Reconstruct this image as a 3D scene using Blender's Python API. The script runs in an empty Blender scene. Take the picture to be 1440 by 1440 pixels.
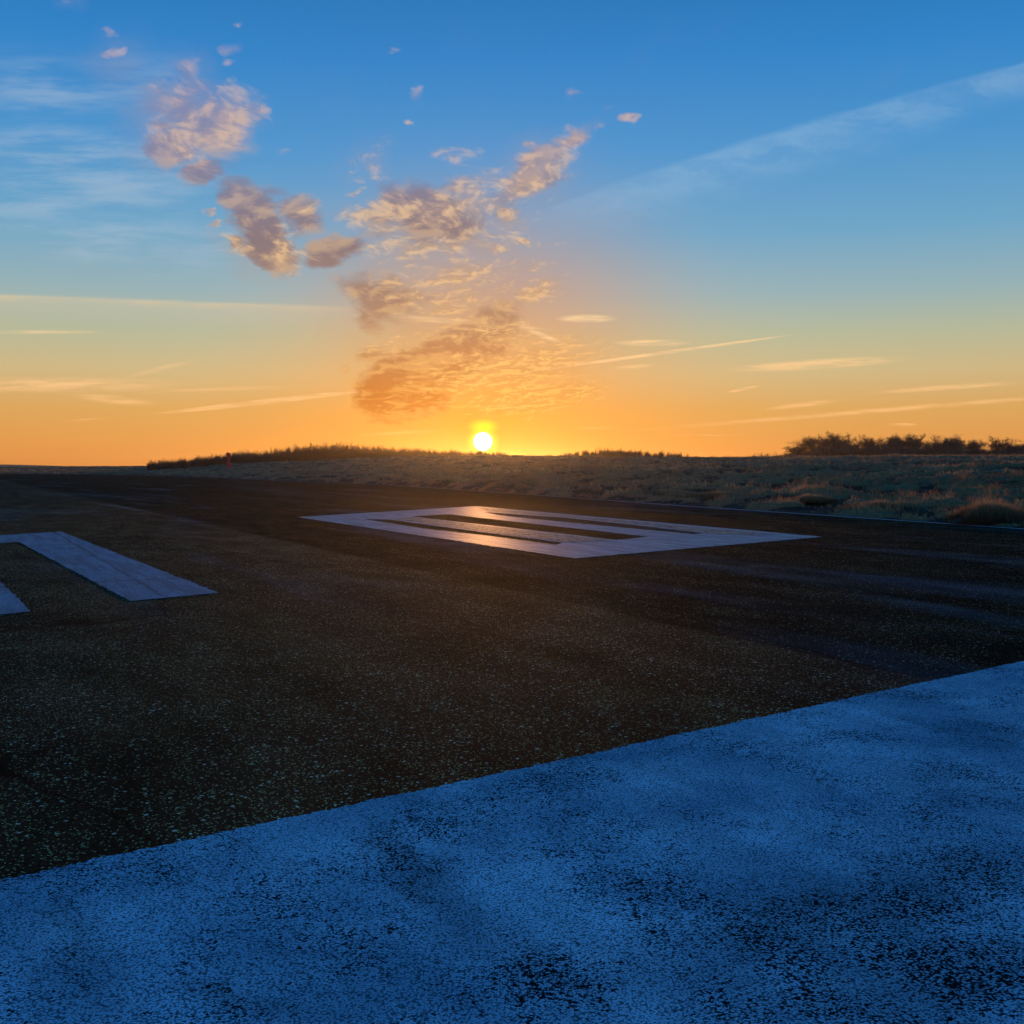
import bpy, bmesh, math, random
import numpy as np
from mathutils import Vector, Matrix
from mathutils.geometry import tessellate_polygon

sc = bpy.context.scene
col = sc.collection
R = math.radians
rng = np.random.default_rng(7)
random.seed(11)

# ------------------------------------------------------------------ camera
EYE = 1.5
F = 1558.0
PITCH = math.atan((720 - 656.5) / F)
cam_d = bpy.data.cameras.new('camera')
cam = bpy.data.objects.new('camera', cam_d)
col.objects.link(cam)
cam.location = (0, 0, EYE)
cam.rotation_euler = (math.pi / 2 - PITCH, 0, 0)
cam_d.sensor_width = 36
cam_d.lens = F / 1440 * 36
cam_d.clip_start = 0.05
cam_d.clip_end = 12000
sc.camera = cam


def ray(px, py):
    a = (px - 720) / F
    b = (720 - py) / F
    c, s = math.cos(PITCH), math.sin(PITCH)
    return Vector((a, c + b * s, -s + b * c))


def ground(px, py, z=0.0):
    d = ray(px, py)
    t = (z - EYE) / d.z
    return Vector((d.x * t, d.y * t, z))


def uv(px, py):
    d = ray(px, py)
    return d.x / d.y, d.z / d.y


# ------------------------------------------------------------------ sun and exposure
SUN_PX = (679, 621)
sd = ray(*SUN_PX).normalized()
SUN_EL = math.asin(sd.z)
SUN_AZ = math.atan2(sd.x, sd.y)
sun_d = bpy.data.lights.new('sun', 'SUN')
sun_d.energy = 2.0
sun_d.angle = R(0.5)
sun_d.color = (1.0, 0.42, 0.10)
sun = bpy.data.objects.new('sun', sun_d)
col.objects.link(sun)
sun.rotation_euler = (-sd).to_track_quat('-Z', 'Y').to_euler()
sc.view_settings.view_transform = 'Standard'
sc.view_settings.look = 'None'
sc.view_settings.exposure = 0
sc.view_settings.gamma = 1
sc.cycles.max_bounces = 6
sc.cycles.volume_bounces = 0


# ------------------------------------------------------------------ node helpers
def lin(c):
    r = []
    for v in c:
        v /= 255.0
        r.append(v / 12.92 if v <= 0.04045 else ((v + 0.055) / 1.055) ** 2.4)
    return tuple(r)


class NT:
    def __init__(self, tree):
        self.t = tree
        self.t.nodes.clear()

    def n(self, kind, **kw):
        nd = self.t.nodes.new(kind)
        for k, v in kw.items():
            setattr(nd, k, v)
        return nd

    def put(self, sock, v):
        if isinstance(v, bpy.types.NodeSocket):
            self.t.links.new(v, sock)
        elif isinstance(v, tuple) and sock.type == 'RGBA' and len(v) == 3:
            sock.default_value = (*v, 1)
        else:
            sock.default_value = v

    def m(self, op, a, b=None, c=None, clamp=False):
        nd = self.n('ShaderNodeMath', operation=op, use_clamp=clamp)
        for i, v in enumerate((a, b, c)):
            if v is not None:
                self.put(nd.inputs[i], v)
        return nd.outputs[0]

    def vm(self, op, a, b=None, scale=None):
        nd = self.n('ShaderNodeVectorMath', operation=op)
        self.put(nd.inputs[0], a)
        if b is not None:
            self.put(nd.inputs[1], b)
        if scale is not None:
            self.put(nd.inputs['Scale'], scale)
        return nd.outputs['Value'] if op in ('DOT_PRODUCT', 'LENGTH', 'DISTANCE') else nd.outputs[0]

    def mix(self, f, a, b, mode='MIX'):
        nd = self.n('ShaderNodeMix', data_type='RGBA', blend_type=mode)
        self.put(nd.inputs[0], f)
        self.put(nd.inputs[6], a)
        self.put(nd.inputs[7], b)
        return nd.outputs[2]

    def ramp(self, f, stops, interp='LINEAR'):
        nd = self.n('ShaderNodeValToRGB')
        cr = nd.color_ramp
        cr.interpolation = interp
        while len(cr.elements) < len(stops):
            cr.elements.new(0.5)
        for e, (p, c) in zip(cr.elements, stops):
            e.position = p
            e.color = (*c, 1) if len(c) == 3 else c
        self.put(nd.inputs[0], f)
        return nd.outputs[0]

    def ss(self, x, a, b):
        nd = self.n('ShaderNodeMapRange', interpolation_type='SMOOTHSTEP')
        self.put(nd.inputs[0], x)
        nd.inputs[1].default_value = a
        nd.inputs[2].default_value = b
        return nd.outputs[0]

    def noise(self, vec, scale, detail=4, rough=0.5, dist=0.0, color=False, lac=2.0):
        nd = self.n('ShaderNodeTexNoise')
        self.put(nd.inputs['Vector'], vec)
        nd.inputs['Scale'].default_value = scale
        nd.inputs['Detail'].default_value = detail
        nd.inputs['Roughness'].default_value = rough
        nd.inputs['Lacunarity'].default_value = lac
        nd.inputs['Distortion'].default_value = dist
        return nd.outputs[1 if color else 0]

    def mapping(self, vec, loc=(0, 0, 0), rot=(0, 0, 0), scale=(1, 1, 1), kind='POINT'):
        nd = self.n('ShaderNodeMapping', vector_type=kind)
        self.put(nd.inputs[0], vec)
        nd.inputs['Location'].default_value = loc
        nd.inputs['Rotation'].default_value = rot
        nd.inputs['Scale'].default_value = scale
        return nd.outputs[0]

    def sep(self, vec):
        nd = self.n('ShaderNodeSeparateXYZ')
        self.put(nd.inputs[0], vec)
        return nd.outputs

    def comb(self, x=0.0, y=0.0, z=0.0):
        nd = self.n('ShaderNodeCombineXYZ')
        for i, v in enumerate((x, y, z)):
            self.put(nd.inputs[i], v)
        return nd.outputs[0]


# ------------------------------------------------------------------ sky
def build_world():
    w = bpy.data.worlds.new('World')
    sc.world = w
    w.use_nodes = True
    T = NT(w.node_tree)
    m, ss, mix = T.m, T.ss, T.mix
    tc = T.n('ShaderNodeTexCoord').outputs['Generated']
    d = T.vm('NORMALIZE', tc)
    x, y, z = T.sep(d)
    sky = T.n('ShaderNodeTexSky', sky_type='NISHITA', sun_disc=False, sun_elevation=SUN_EL,
              sun_rotation=SUN_AZ, air_density=1.0, dust_density=1.2, ozone_density=2.5)
    # clear sky by height, on the sun's side and away from it
    zc = m('MAXIMUM', z, 0.0)
    S = 1 / 0.6

    def stops(lst):
        return [(min(1, p * S), lin(c)) for p, c in lst]
    front = T.ramp(m('MULTIPLY', zc, S), stops([
        (0.0, (232, 145, 66)), (0.02, (236, 160, 80)), (0.05, (228, 172, 96)), (0.083, (214, 190, 138)),
        (0.115, (188, 192, 160)), (0.15, (154, 184, 190)), (0.20, (112, 172, 208)), (0.27, (76, 154, 214)),
        (0.34, (46, 136, 208)), (0.40, (32, 120, 188)), (0.60, (0, 112, 196))]))
    back = T.ramp(m('MULTIPLY', zc, S), stops([
        (0.0, (196, 140, 128)), (0.07, (176, 138, 150)), (0.16, (96, 128, 190)), (0.28, (20, 122, 205)), (0.40, (0, 124, 205)), (0.6, (0, 118, 200))]))
    az = ss(y, -0.35, 0.75)
    base = mix(az, back, front)
    # glow round the sun
    dot = T.vm('DOT_PRODUCT', d, tuple(sd))
    ang = m('ARCCOSINE', m('MINIMUM', dot, 1.0))
    ydir = m('MAXIMUM', y, 0.02)
    U = m('DIVIDE', x, ydir)
    V = m('DIVIDE', z, ydir)
    frontm = ss(y, 0.15, 0.4)
    su, sv = uv(*SUN_PX)
    # mauve tone in the column over the sun
    colm = T.n('ShaderNodeTexGradient', gradient_type='SPHERICAL')
    cu, cv = uv(690, 400)
    T.put(colm.inputs[0], T.mapping(T.comb(U, V, 0.0), loc=(cu, cv, 0), scale=(0.22, 0.13, 1), kind='TEXTURE'))
    base = mix(m('MULTIPLY', ss(colm.outputs[1], 0, 1.0), 0.55), base, T.ramp(m('MULTIPLY', V, 3.0),
               [(0, lin((245, 160, 50))), (0.3, lin((208, 160, 115))), (0.6, lin((150, 152, 168))), (0.9, lin((90, 148, 212)))]))
    g1 = m('POWER', m('MAXIMUM', m('SUBTRACT', 1.0, m('DIVIDE', ang, 0.30)), 0.0), 2.0)
    base = mix(m('MULTIPLY', g1, 0.9), base, lin((244, 142, 18)))
    g2 = m('POWER', m('MAXIMUM', m('SUBTRACT', 1.0, m('DIVIDE', ang, 0.075)), 0.0), 2.2)
    base = mix(m('MULTIPLY', g2, 0.75), base, lin((246, 150, 4)))
    # keep a share of the physical sky in it
    base = mix(0.12, base, T.vm('SCALE', sky.outputs[0], scale=0.1))

    # ---------------- clouds: drifts laid out by direction, filled with noise
    P0 = T.comb(U, V, 0.0)
    wq = T.noise(T.comb(U, m('MULTIPLY', V, 1.6), 0.0), 34, 3, 0.6, color=True)
    P = T.vm('ADD', P0, T.vm('MULTIPLY', T.vm('SUBTRACT', wq, (0.5, 0.5, 0.5)), (0.034, 0.020, 0.0)))
    # altitude-plane coordinates give the flattening towards the horizon
    zz = m('ADD', m('MAXIMUM', V, 0.0), 0.17)
    Q = T.comb(m('DIVIDE', U, zz), m('DIVIDE', 1.0, zz), 0.0)

    chain = [None]     # keeps the shader's working set small: each drift is worked out after the one before

    def drift(lst, P=P):
        acc = None
        for (px, py, a, b, rot, wt) in lst:
            if chain[0] is None:
                PP = P
            else:
                ma = T.n('ShaderNodeVectorMath', operation='MULTIPLY_ADD')
                T.put(ma.inputs[0], chain[0])
                ma.inputs[1].default_value = (1e-7, 1e-7, 0)
                T.put(ma.inputs[2], P)
                PP = ma.outputs[0]
            cu, cv = uv(px, py)
            g = T.n('ShaderNodeTexGradient', gradient_type='SPHERICAL')
            T.put(g.inputs[0], T.mapping(PP, loc=(cu, cv, 0), rot=(0, 0, R(rot)),
                                         scale=(a / F, b / F, 1), kind='TEXTURE'))
            v = m('MULTIPLY', g.outputs[1], wt)
            acc = v if acc is None else m('MAXIMUM', acc, v)
            chain[0] = acc
        return acc

    body = drift([
        (262, 150, 60, 85, 20, 0.8), (300, 170, 100, 80, -40, 0.85), (222, 130, 60, 60, 0, 0.6), (240, 215, 42, 34, 0, 0.75), (285, 243, 44, 22, 15, 1.3), (240, 205, 50, 30, 0, 1.0),
        (225, 180, 26, 12, 0, 0.6), (330, 160, 40, 40, 0, 0.6), (262, 105, 26, 30, 0, 0.7), (185, 105, 70, 60, 0, 0.35),
        (350, 295, 70, 42, -42, 1.5), (375, 335, 82, 42, -60, 1.4), (425, 305, 52, 40, -30, 0.8), (335, 342, 30, 14, -12, 0.75),
        (395, 378, 30, 14, -55, 0.7), (375, 270, 40, 16, 0, 0.5),
        (468, 352, 60, 28, 16, 1.5), (530, 330, 60, 26, 12, 0.6),
        (598, 295, 90, 50, -20, 1.3), (640, 265, 60, 24, 5, 0.7), (560, 300, 90, 26, 5, 0.65), (600, 335, 90, 26, 10, 0.6),
        (655, 310, 60, 30, 25, 0.6),
        (738, 262, 90, 34, 32, 0.75), (760, 225, 60, 22, 25, 0.8), (806, 193, 42, 18, 30, 0.85), (715, 300, 34, 22, 0, 0.7),
        (528, 418, 90, 44, -12, 1.0), (510, 445, 60, 22, -38, 0.7), (560, 420, 60, 26, 8, 0.8),
        (636, 503, 150, 44, 36, 1.9), (560, 540, 84, 50, 24, 1.8), (584, 568, 96, 26, 14, 1.2), (520, 500, 40, 22, 0, 0.5), (540, 592, 60, 10, 0, 0.6),
        (690, 480, 66, 30, 25, 0.7)])
    lumps = drift([
        (328, 162, 66, 60, 30, 1.1), (262, 195, 80, 50, 0, 0.8), (250, 130, 60, 70, 0, 0.55), (278, 240, 40, 18, 0, 0.7),
        (400, 350, 40, 60, 20, 0.85), (335, 345, 40, 16, -12, 0.9), (440, 300, 60, 36, 0, 0.5),
        (560, 300, 130, 36, 6, 0.95), (650, 280, 100, 50, 15, 0.95), (600, 345, 160, 34, 8, 0.85), (520, 230, 60, 60, 0, 0.45), (640, 220, 80, 34, 0, 0.35),
        (740, 255, 110, 44, 33, 1.0), (805, 192, 54, 24, 30, 1.0), (720, 310, 50, 26, 0, 0.85), (750, 205, 14, 9, 0, 1.0),
        (640, 395, 110, 46, 8, 0.85), (560, 400, 90, 34, 0, 0.5), (755, 412, 66, 24, 22, 0.9), (620, 430, 110, 30, 5, 0.8),
        (700, 345, 120, 14, 0, 0.6), (735, 375, 90, 14, 0, 0.5), (735, 341, 20, 10, 0, 0.9),
        (700, 470, 110, 30, -10, 0.85), (640, 470, 80, 30, 10, 0.7), (710, 520, 180, 50, 10, 1.3), (745, 558, 140, 34, 8, 1.4), (620, 545, 120, 30, 14, 0.7),
        (540, 490, 70, 16, 12, 0.6), (485, 518, 20, 12, 0, 0.8), (755, 490, 60, 18, 0, 0.6),
        (155, 43, 15, 12, 0, 1.0), (160, 75, 15, 9, 0, 0.9), (322, 70, 24, 12, 0, 0.8), (338, 36, 8, 6, 0, 0.8), (100, 4, 34, 20, -10, 0.7), (320, 88, 14, 8, 0, 0.6),
        (580, 170, 13, 10, 0, 0.9), (586, 130, 20, 14, 0, 0.7), (558, 68, 20, 8, 0, 0.5), (806, 126, 17, 10, 0, 1.0), (886, 165, 24, 9, 10, 1.0), (855, 150, 18, 6, 0, 0.4),
        (290, 298, 13, 6, 0, 1.0), (304, 314, 16, 9, 0, 0.8), (388, 210, 20, 8, 0, 0.5), (498, 271, 22, 6, 0, 0.8)])
    wide = drift([(250, 160, 120, 110, 20, 0.9), (360, 320, 95, 80, -40, 0.8), (600, 320, 190, 80, 12, 0.75), (760, 240, 110, 60, 30, 0.6),
                  (620, 440, 200, 80, 8, 0.7), (640, 540, 190, 70, 14, 0.7), (170, 90, 90, 70, 0, 0.6)])
    streak = drift([
        (118, 590, 40, 3, 4, 0.3), (372, 565, 165, 4.5, 6.3, 1.5), (905, 500, 225, 2.6, 7.9, 1.6), (1045, 547, 28, 2.5, 12, 1.0),
        (1240, 577, 420, 5, 4.6, 0.55), (1130, 569, 66, 5, 7, 0.6), (1150, 512, 150, 9, 3.5, 0.75), (1130, 516, 60, 6, 2, 0.6),
        (1330, 545, 130, 5, 4, 0.6), (918, 482, 62, 6, 0, 0.7), (825, 448, 48, 7, 0, 0.9), (890, 516, 40, 5, 4, 0.5),
        (1270, 597, 26, 3, 0, 0.7), (840, 602, 40, 3, 0, 0.4), (985, 612, 90, 2.5, 0, 0.3), (60, 467, 110, 4, 0, 0.4), (60, 541, 260, 14, 0, 0.55),
        (160, 562, 70, 8, -6, 0.6), (220, 520, 90, 6, 14, 0.3), (660, 454, 130, 6, -5, 0.85), (760, 470, 60, 5, -22, 0.6),
        (560, 609, 80, 4, 3, 0.4), (300, 548, 160, 6, 2, 0.3)], P0)
    ci = T.noise(T.mapping(P0, scale=(1.4, 9, 1), rot=(0, 0, R(3))), 6, 7, 0.64)
    ci2 = T.noise(T.mapping(P0, scale=(3.0, 30, 1), rot=(0, 0, R(-5))), 8, 5, 0.6)
    # wide veil on the left with its sharp upper edge
    veil_u = m('SUBTRACT', V, m('MULTIPLY', m('ADD', U, 0.35), -0.035))
    _, v_edge = uv(150, 419)
    below = m('SUBTRACT', v_edge, veil_u)
    veil = m('MULTIPLY', ss(below, -0.001, 0.003), m('ADD', m('MULTIPLY', m('SUBTRACT', 1.0, ss(below, 0.004, 0.03)), 0.8), m('MULTIPLY', m('SUBTRACT', 1.0, ss(below, 0.0, 0.010)), m('MULTIPLY_ADD', ss(ci, 0.4, 0.6), 1.0, 0.4))))
    veil = m('MULTIPLY', veil, m('SUBTRACT', 1.0, ss(U, -0.22, -0.10)))
    # broad old trail on the right
    a0, a1 = Vector(uv(735, 322)), Vector(uv(1440, 106))
    ax = (a1 - a0).normalized()
    perp = Vector((-ax.y, ax.x))
    along = m('SUBTRACT', T.vm('DOT_PRODUCT', P0, (ax.x, ax.y, 0)), float(a0.dot(ax)))
    acr = m('SUBTRACT', T.vm('DOT_PRODUCT', P0, (perp.x, perp.y, 0)), float(a0.dot(perp)))
    NP = T.noise(T.mapping(P, scale=(1, 3.0, 1), rot=(0, 0, R(-16))), 16, 6, 0.66)
    acr = m('ADD', acr, m('MULTIPLY', m('SUBTRACT', NP, 0.5), 0.012))
    wdt = m('MULTIPLY_ADD', m('SUBTRACT', 0.30, m('ABSOLUTE', m('SUBTRACT', along, 0.22))), 0.03, 0.012)
    rel = m('DIVIDE', acr, wdt)
    trail = m('MULTIPLY', m('SUBTRACT', 1.0, ss(rel, 0.65, 1.0)), ss(rel, -1.9, 0.2))
    trail = m('MULTIPLY', trail, m('MULTIPLY', ss(along, -0.03, 0.12), m('MULTIPLY_ADD', ss(NP, 0.35, 0.65), 0.20, 0.09)))
    # fine horizontal cirrus, left
    cim = drift([(90, 250, 330, 110, 4, 1.0), (190, 345, 230, 60, -3, 0.9), (60, 130, 260, 80, 0, 0.6), (200, 120, 120, 80, 0, 0.5)])
    cirr = m('MULTIPLY', m('MULTIPLY', ss(ci, 0.38, 0.68), ss(cim, 0.0, 0.7)), 0.38)

    warp = T.vm('SCALE', T.vm('SUBTRACT', T.noise(Q, 3.0, 3, 0.5, color=True), (0.5, 0.5, 0.5)), scale=0.25)
    Qw = T.vm('ADD', Q, warp)
    Qs = T.mapping(Qw, rot=(0, 0, R(6)), scale=(1.0, 0.62, 1))
    nb = T.noise(Qs, 5.0, 7, 0.58)
    sh = (0.01, 0.035, 0)
    nb2 = T.noise(T.vm('ADD', Qs, sh), 5.0, 7, 0.58)
    nl = T.noise(Qs, 21, 6, 0.60)
    nl2 = T.noise(T.vm('ADD', Qs, (0.006, 0.016, 0)), 21, 6, 0.60)
    dens_b = m('ADD', m('MULTIPLY', body, 1.35), m('MULTIPLY', m('SUBTRACT', nb, 0.5), 1.7))
    dens_b = ss(m('MULTIPLY', dens_b, ss(body, 0.0, 0.25)), 0.12, 0.95)
    dl_in = m('ADD', m('MULTIPLY', lumps, 0.95), m('MULTIPLY', m('SUBTRACT', nl, 0.5), 2.4))
    dens_l = ss(m('MULTIPLY', dl_in, ss(lumps, 0.0, 0.22)), 0.16, 1.05)
    # light comes from low down by the sun: edges whose density falls that way are lit
    edge_b = ss(m('SUBTRACT', nb, nb2), -0.03, 0.10)
    edge_l = ss(m('SUBTRACT', nl, nl2), -0.06, 0.10)
    lit_c = T.ramp(m('MULTIPLY', V, 2.3), [(0.0, lin((255, 190, 80))), (0.16, lin((255, 196, 104))), (0.30, lin((246, 196, 132))),
                                           (0.5, lin((232, 194, 150))), (0.8, lin((212, 182, 172))), (1.0, lin((150, 165, 205)))])
    shd_c = T.ramp(m('MULTIPLY', V, 2.3), [(0.0, lin((210, 108, 16))), (0.16, lin((198, 112, 40))), (0.30, lin((176, 132, 100))),
                                           (0.46, lin((138, 114, 114))), (0.75, lin((128, 134, 170))), (1.0, lin((95, 130, 190)))])
    cb = mix(m('MULTIPLY', edge_b, 0.45), shd_c, lit_c)
    cl = mix(edge_l, mix(0.45, shd_c, lit_c), lit_c)
    vop = T.ramp(m('MULTIPLY', V, 2.3), [(0, (0.8,) * 3), (0.5, (0.9,) * 3), (0.8, (0.7,) * 3), (1, (0.5,) * 3)])
    out = base
    out = mix(m('MULTIPLY', cirr, frontm), out, lin((188, 200, 212)))
    out = mix(m('MULTIPLY', m('MULTIPLY', veil, 0.24), frontm), out, lin((240, 205, 152)))
    out = mix(m('MULTIPLY', trail, frontm), out, lin((170, 200, 222)))
    st = m('MULTIPLY', ss(streak, 0.0, 0.5), m('MULTIPLY_ADD', ss(ci2, 0.35, 0.62), 0.75, 0.25))
    out = mix(m('MULTIPLY', m('MULTIPLY', st, 0.8), frontm), out, T.ramp(m('MULTIPLY', V, 8.0), [(0, lin((255, 178, 92))), (1, lin((252, 214, 160)))]))
    soft = m('MULTIPLY', ss(m('MULTIPLY_ADD', m('SUBTRACT', nb, 0.5), 1.2, m('MULTIPLY', m('MAXIMUM', wide, m('MULTIPLY', lumps, 0.8)), 1.0)), 0.05, 0.9), 0.42)
    out = mix(m('MULTIPLY', soft, frontm), out, mix(0.35, shd_c, lit_c))
    out = mix(m('MULTIPLY', m('MULTIPLY', dens_b, vop), frontm), out, cb)
    out = mix(m('MULTIPLY', m('MULTIPLY', dens_l, m('MULTIPLY', vop, 0.85)), frontm), out, cl)
    # the sun, its halo and the bright patch of thin cloud over it
    gp = T.n('ShaderNodeTexGradient', gradient_type='SPHERICAL')
    cu, cv = uv(680, 600)
    T.put(gp.inputs[0], T.mapping(P0, loc=(cu, cv, 0), scale=(26 / F, 13 / F, 1), kind='TEXTURE'))
    halo = m('SUBTRACT', 1.0, ss(ang, 0.005, 0.0165))
    out = mix(halo, out, (1.25, 0.80, 0.02))
    out = mix(m('MULTIPLY', m('MULTIPLY', ss(gp.outputs[1], 0, 0.9), 0.8), frontm), out, lin((255, 240, 20)))
    disc = m('SUBTRACT', 1.0, ss(ang, 0.0062, 0.0092))
    out = mix(disc, out, (6.0, 5.4, 4.0))
    # below the horizon: dim ground tone
    out = mix(ss(z, -0.02, 0.0), lin((60, 45, 35)), out)
    bg = T.n('ShaderNodeBackground')
    T.put(bg.inputs[0], T.vm('SCALE', out, scale=10.0))
    bg.inputs[1].default_value = 0.1
    o = T.n('ShaderNodeOutputWorld')
    T.t.links.new(bg.outputs[0], o.inputs[0])
    w.cycles.sampling_method = 'MANUAL'
    w.cycles.sample_map_resolution = 1024


build_world()


# ------------------------------------------------------------------ object helpers
def tag(o, label=None, cat=None, group=None, kind=None):
    if label:
        o['label'] = label
    if cat:
        o['category'] = cat
    if group:
        o['group'] = group
    if kind:
        o['kind'] = kind
    return o


def link(name, data, parent=None):
    o = bpy.data.objects.new(name, data)
    col.objects.link(o)
    if parent:
        o.parent = parent
    return o


def mesh_np(name, V, Fc, mat, parent=None, smooth=False, attr=None):
    me = bpy.data.meshes.new(name)
    V = np.asarray(V, dtype=np.float32)
    Fc = np.asarray(Fc, dtype=np.int32)
    k = Fc.shape[1]
    me.vertices.add(len(V))
    me.vertices.foreach_set('co', V.ravel())
    me.loops.add(Fc.size)
    me.loops.foreach_set('vertex_index', Fc.ravel())
    me.polygons.add(len(Fc))
    me.polygons.foreach_set('loop_start', np.arange(0, Fc.size, k, dtype=np.int32))
    me.polygons.foreach_set('loop_total', np.full(len(Fc), k, dtype=np.int32))
    if smooth:
        me.polygons.foreach_set('use_smooth', np.ones(len(Fc), dtype=bool))
    if attr:
        for an, av in attr.items():
            at = me.attributes.new(an, 'FLOAT', 'POINT')
            at.data.foreach_set('value', np.asarray(av, dtype=np.float32))
    me.materials.append(mat)
    me.update(calc_edges=True)
    me.validate()
    return link(name, me, parent)


def hash2(ix, iy, seed):
    h = (ix.astype(np.int64) * 374761393 + iy.astype(np.int64) * 668265263 + seed * 1442695041) & 0xffffffff
    h = ((h ^ (h >> 13)) * 1274126177) & 0xffffffff
    h = h ^ (h >> 16)
    return (h & 0xffffff) / float(0xffffff)


def vnoise(x, y, seed=0):
    ix, iy = np.floor(x), np.floor(y)
    fx, fy = x - ix, y - iy
    fx = fx * fx * (3 - 2 * fx)
    fy = fy * fy * (3 - 2 * fy)
    a = hash2(ix, iy, seed)
    b = hash2(ix + 1, iy, seed)
    c = hash2(ix, iy + 1, seed)
    d = hash2(ix + 1, iy + 1, seed)
    return (a * (1 - fx) + b * fx) * (1 - fy) + (c * (1 - fx) + d * fx) * fy


def fbm(x, y, o=4, seed=0):
    s, a, t = 0, 1.0, 0
    for i in range(o):
        s = s + a * vnoise(x * 2 ** i, y * 2 ** i, seed + i * 17)
        t += a
        a *= 0.5
    return s / t


# ------------------------------------------------------------------ materials
def new_mat(name):
    mt = bpy.data.materials.new(name)
    mt.use_nodes = True
    return mt, NT(mt.node_tree)


def finish(T, color, rough=0.8, spec=0.3, normal=None, **kw):
    b = T.n('ShaderNodeBsdfPrincipled')
    T.put(b.inputs['Base Color'], color)
    T.put(b.inputs['Roughness'], rough)
    T.put(b.inputs['Specular IOR Level'], spec)
    if normal is not None:
        T.put(b.inputs['Normal'], normal)
    o = T.n('ShaderNodeOutputMaterial')
    T.t.links.new(b.outputs[0], o.inputs[0])
    return b


# runway frame: along the paving lanes
LA, LB = ground(560, 795), ground(1300, 955)
lane = (LB - LA).normalized()
LANE_ROT = math.atan2(lane.y, lane.x)
perp = Vector((-lane.y, lane.x, 0))
if perp.y < 0:
    perp = -perp
LANE_C = LA.dot(perp)


def grit(T, pos, scale):
    """loose cells for road stones: per-stone random value, height of the stone"""
    wob = T.vm('ADD', pos, T.vm('SCALE', T.noise(pos, scale * 0.9, 2, 0.5, color=True), scale=0.6 / scale))
    vo = T.n('ShaderNodeTexVoronoi', feature='F1')
    T.put(vo.inputs['Vector'], wob)
    vo.inputs['Scale'].default_value = scale
    vo.inputs['Randomness'].default_value = 1.0
    r = T.sep(vo.outputs['Color'])
    h = T.m('SUBTRACT', 1.0, T.m('MULTIPLY', vo.outputs['Distance'], 1.1), clamp=True)
    return r, h, vo.outputs['Distance']


def seg_mask(T, pos, p, q, w0, w1):
    a, b = ground(*p), ground(*q)
    mid_ = (a + b) / 2
    L = (b - a).length / 2
    g = T.n('ShaderNodeTexGradient', gradient_type='SPHERICAL')
    T.put(g.inputs[0], T.mapping(pos, loc=tuple(mid_), rot=(0, 0, math.atan2((b - a).y, (b - a).x)), scale=(L + w1, w0, 10), kind='TEXTURE'))
    return g.outputs[1]


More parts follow.
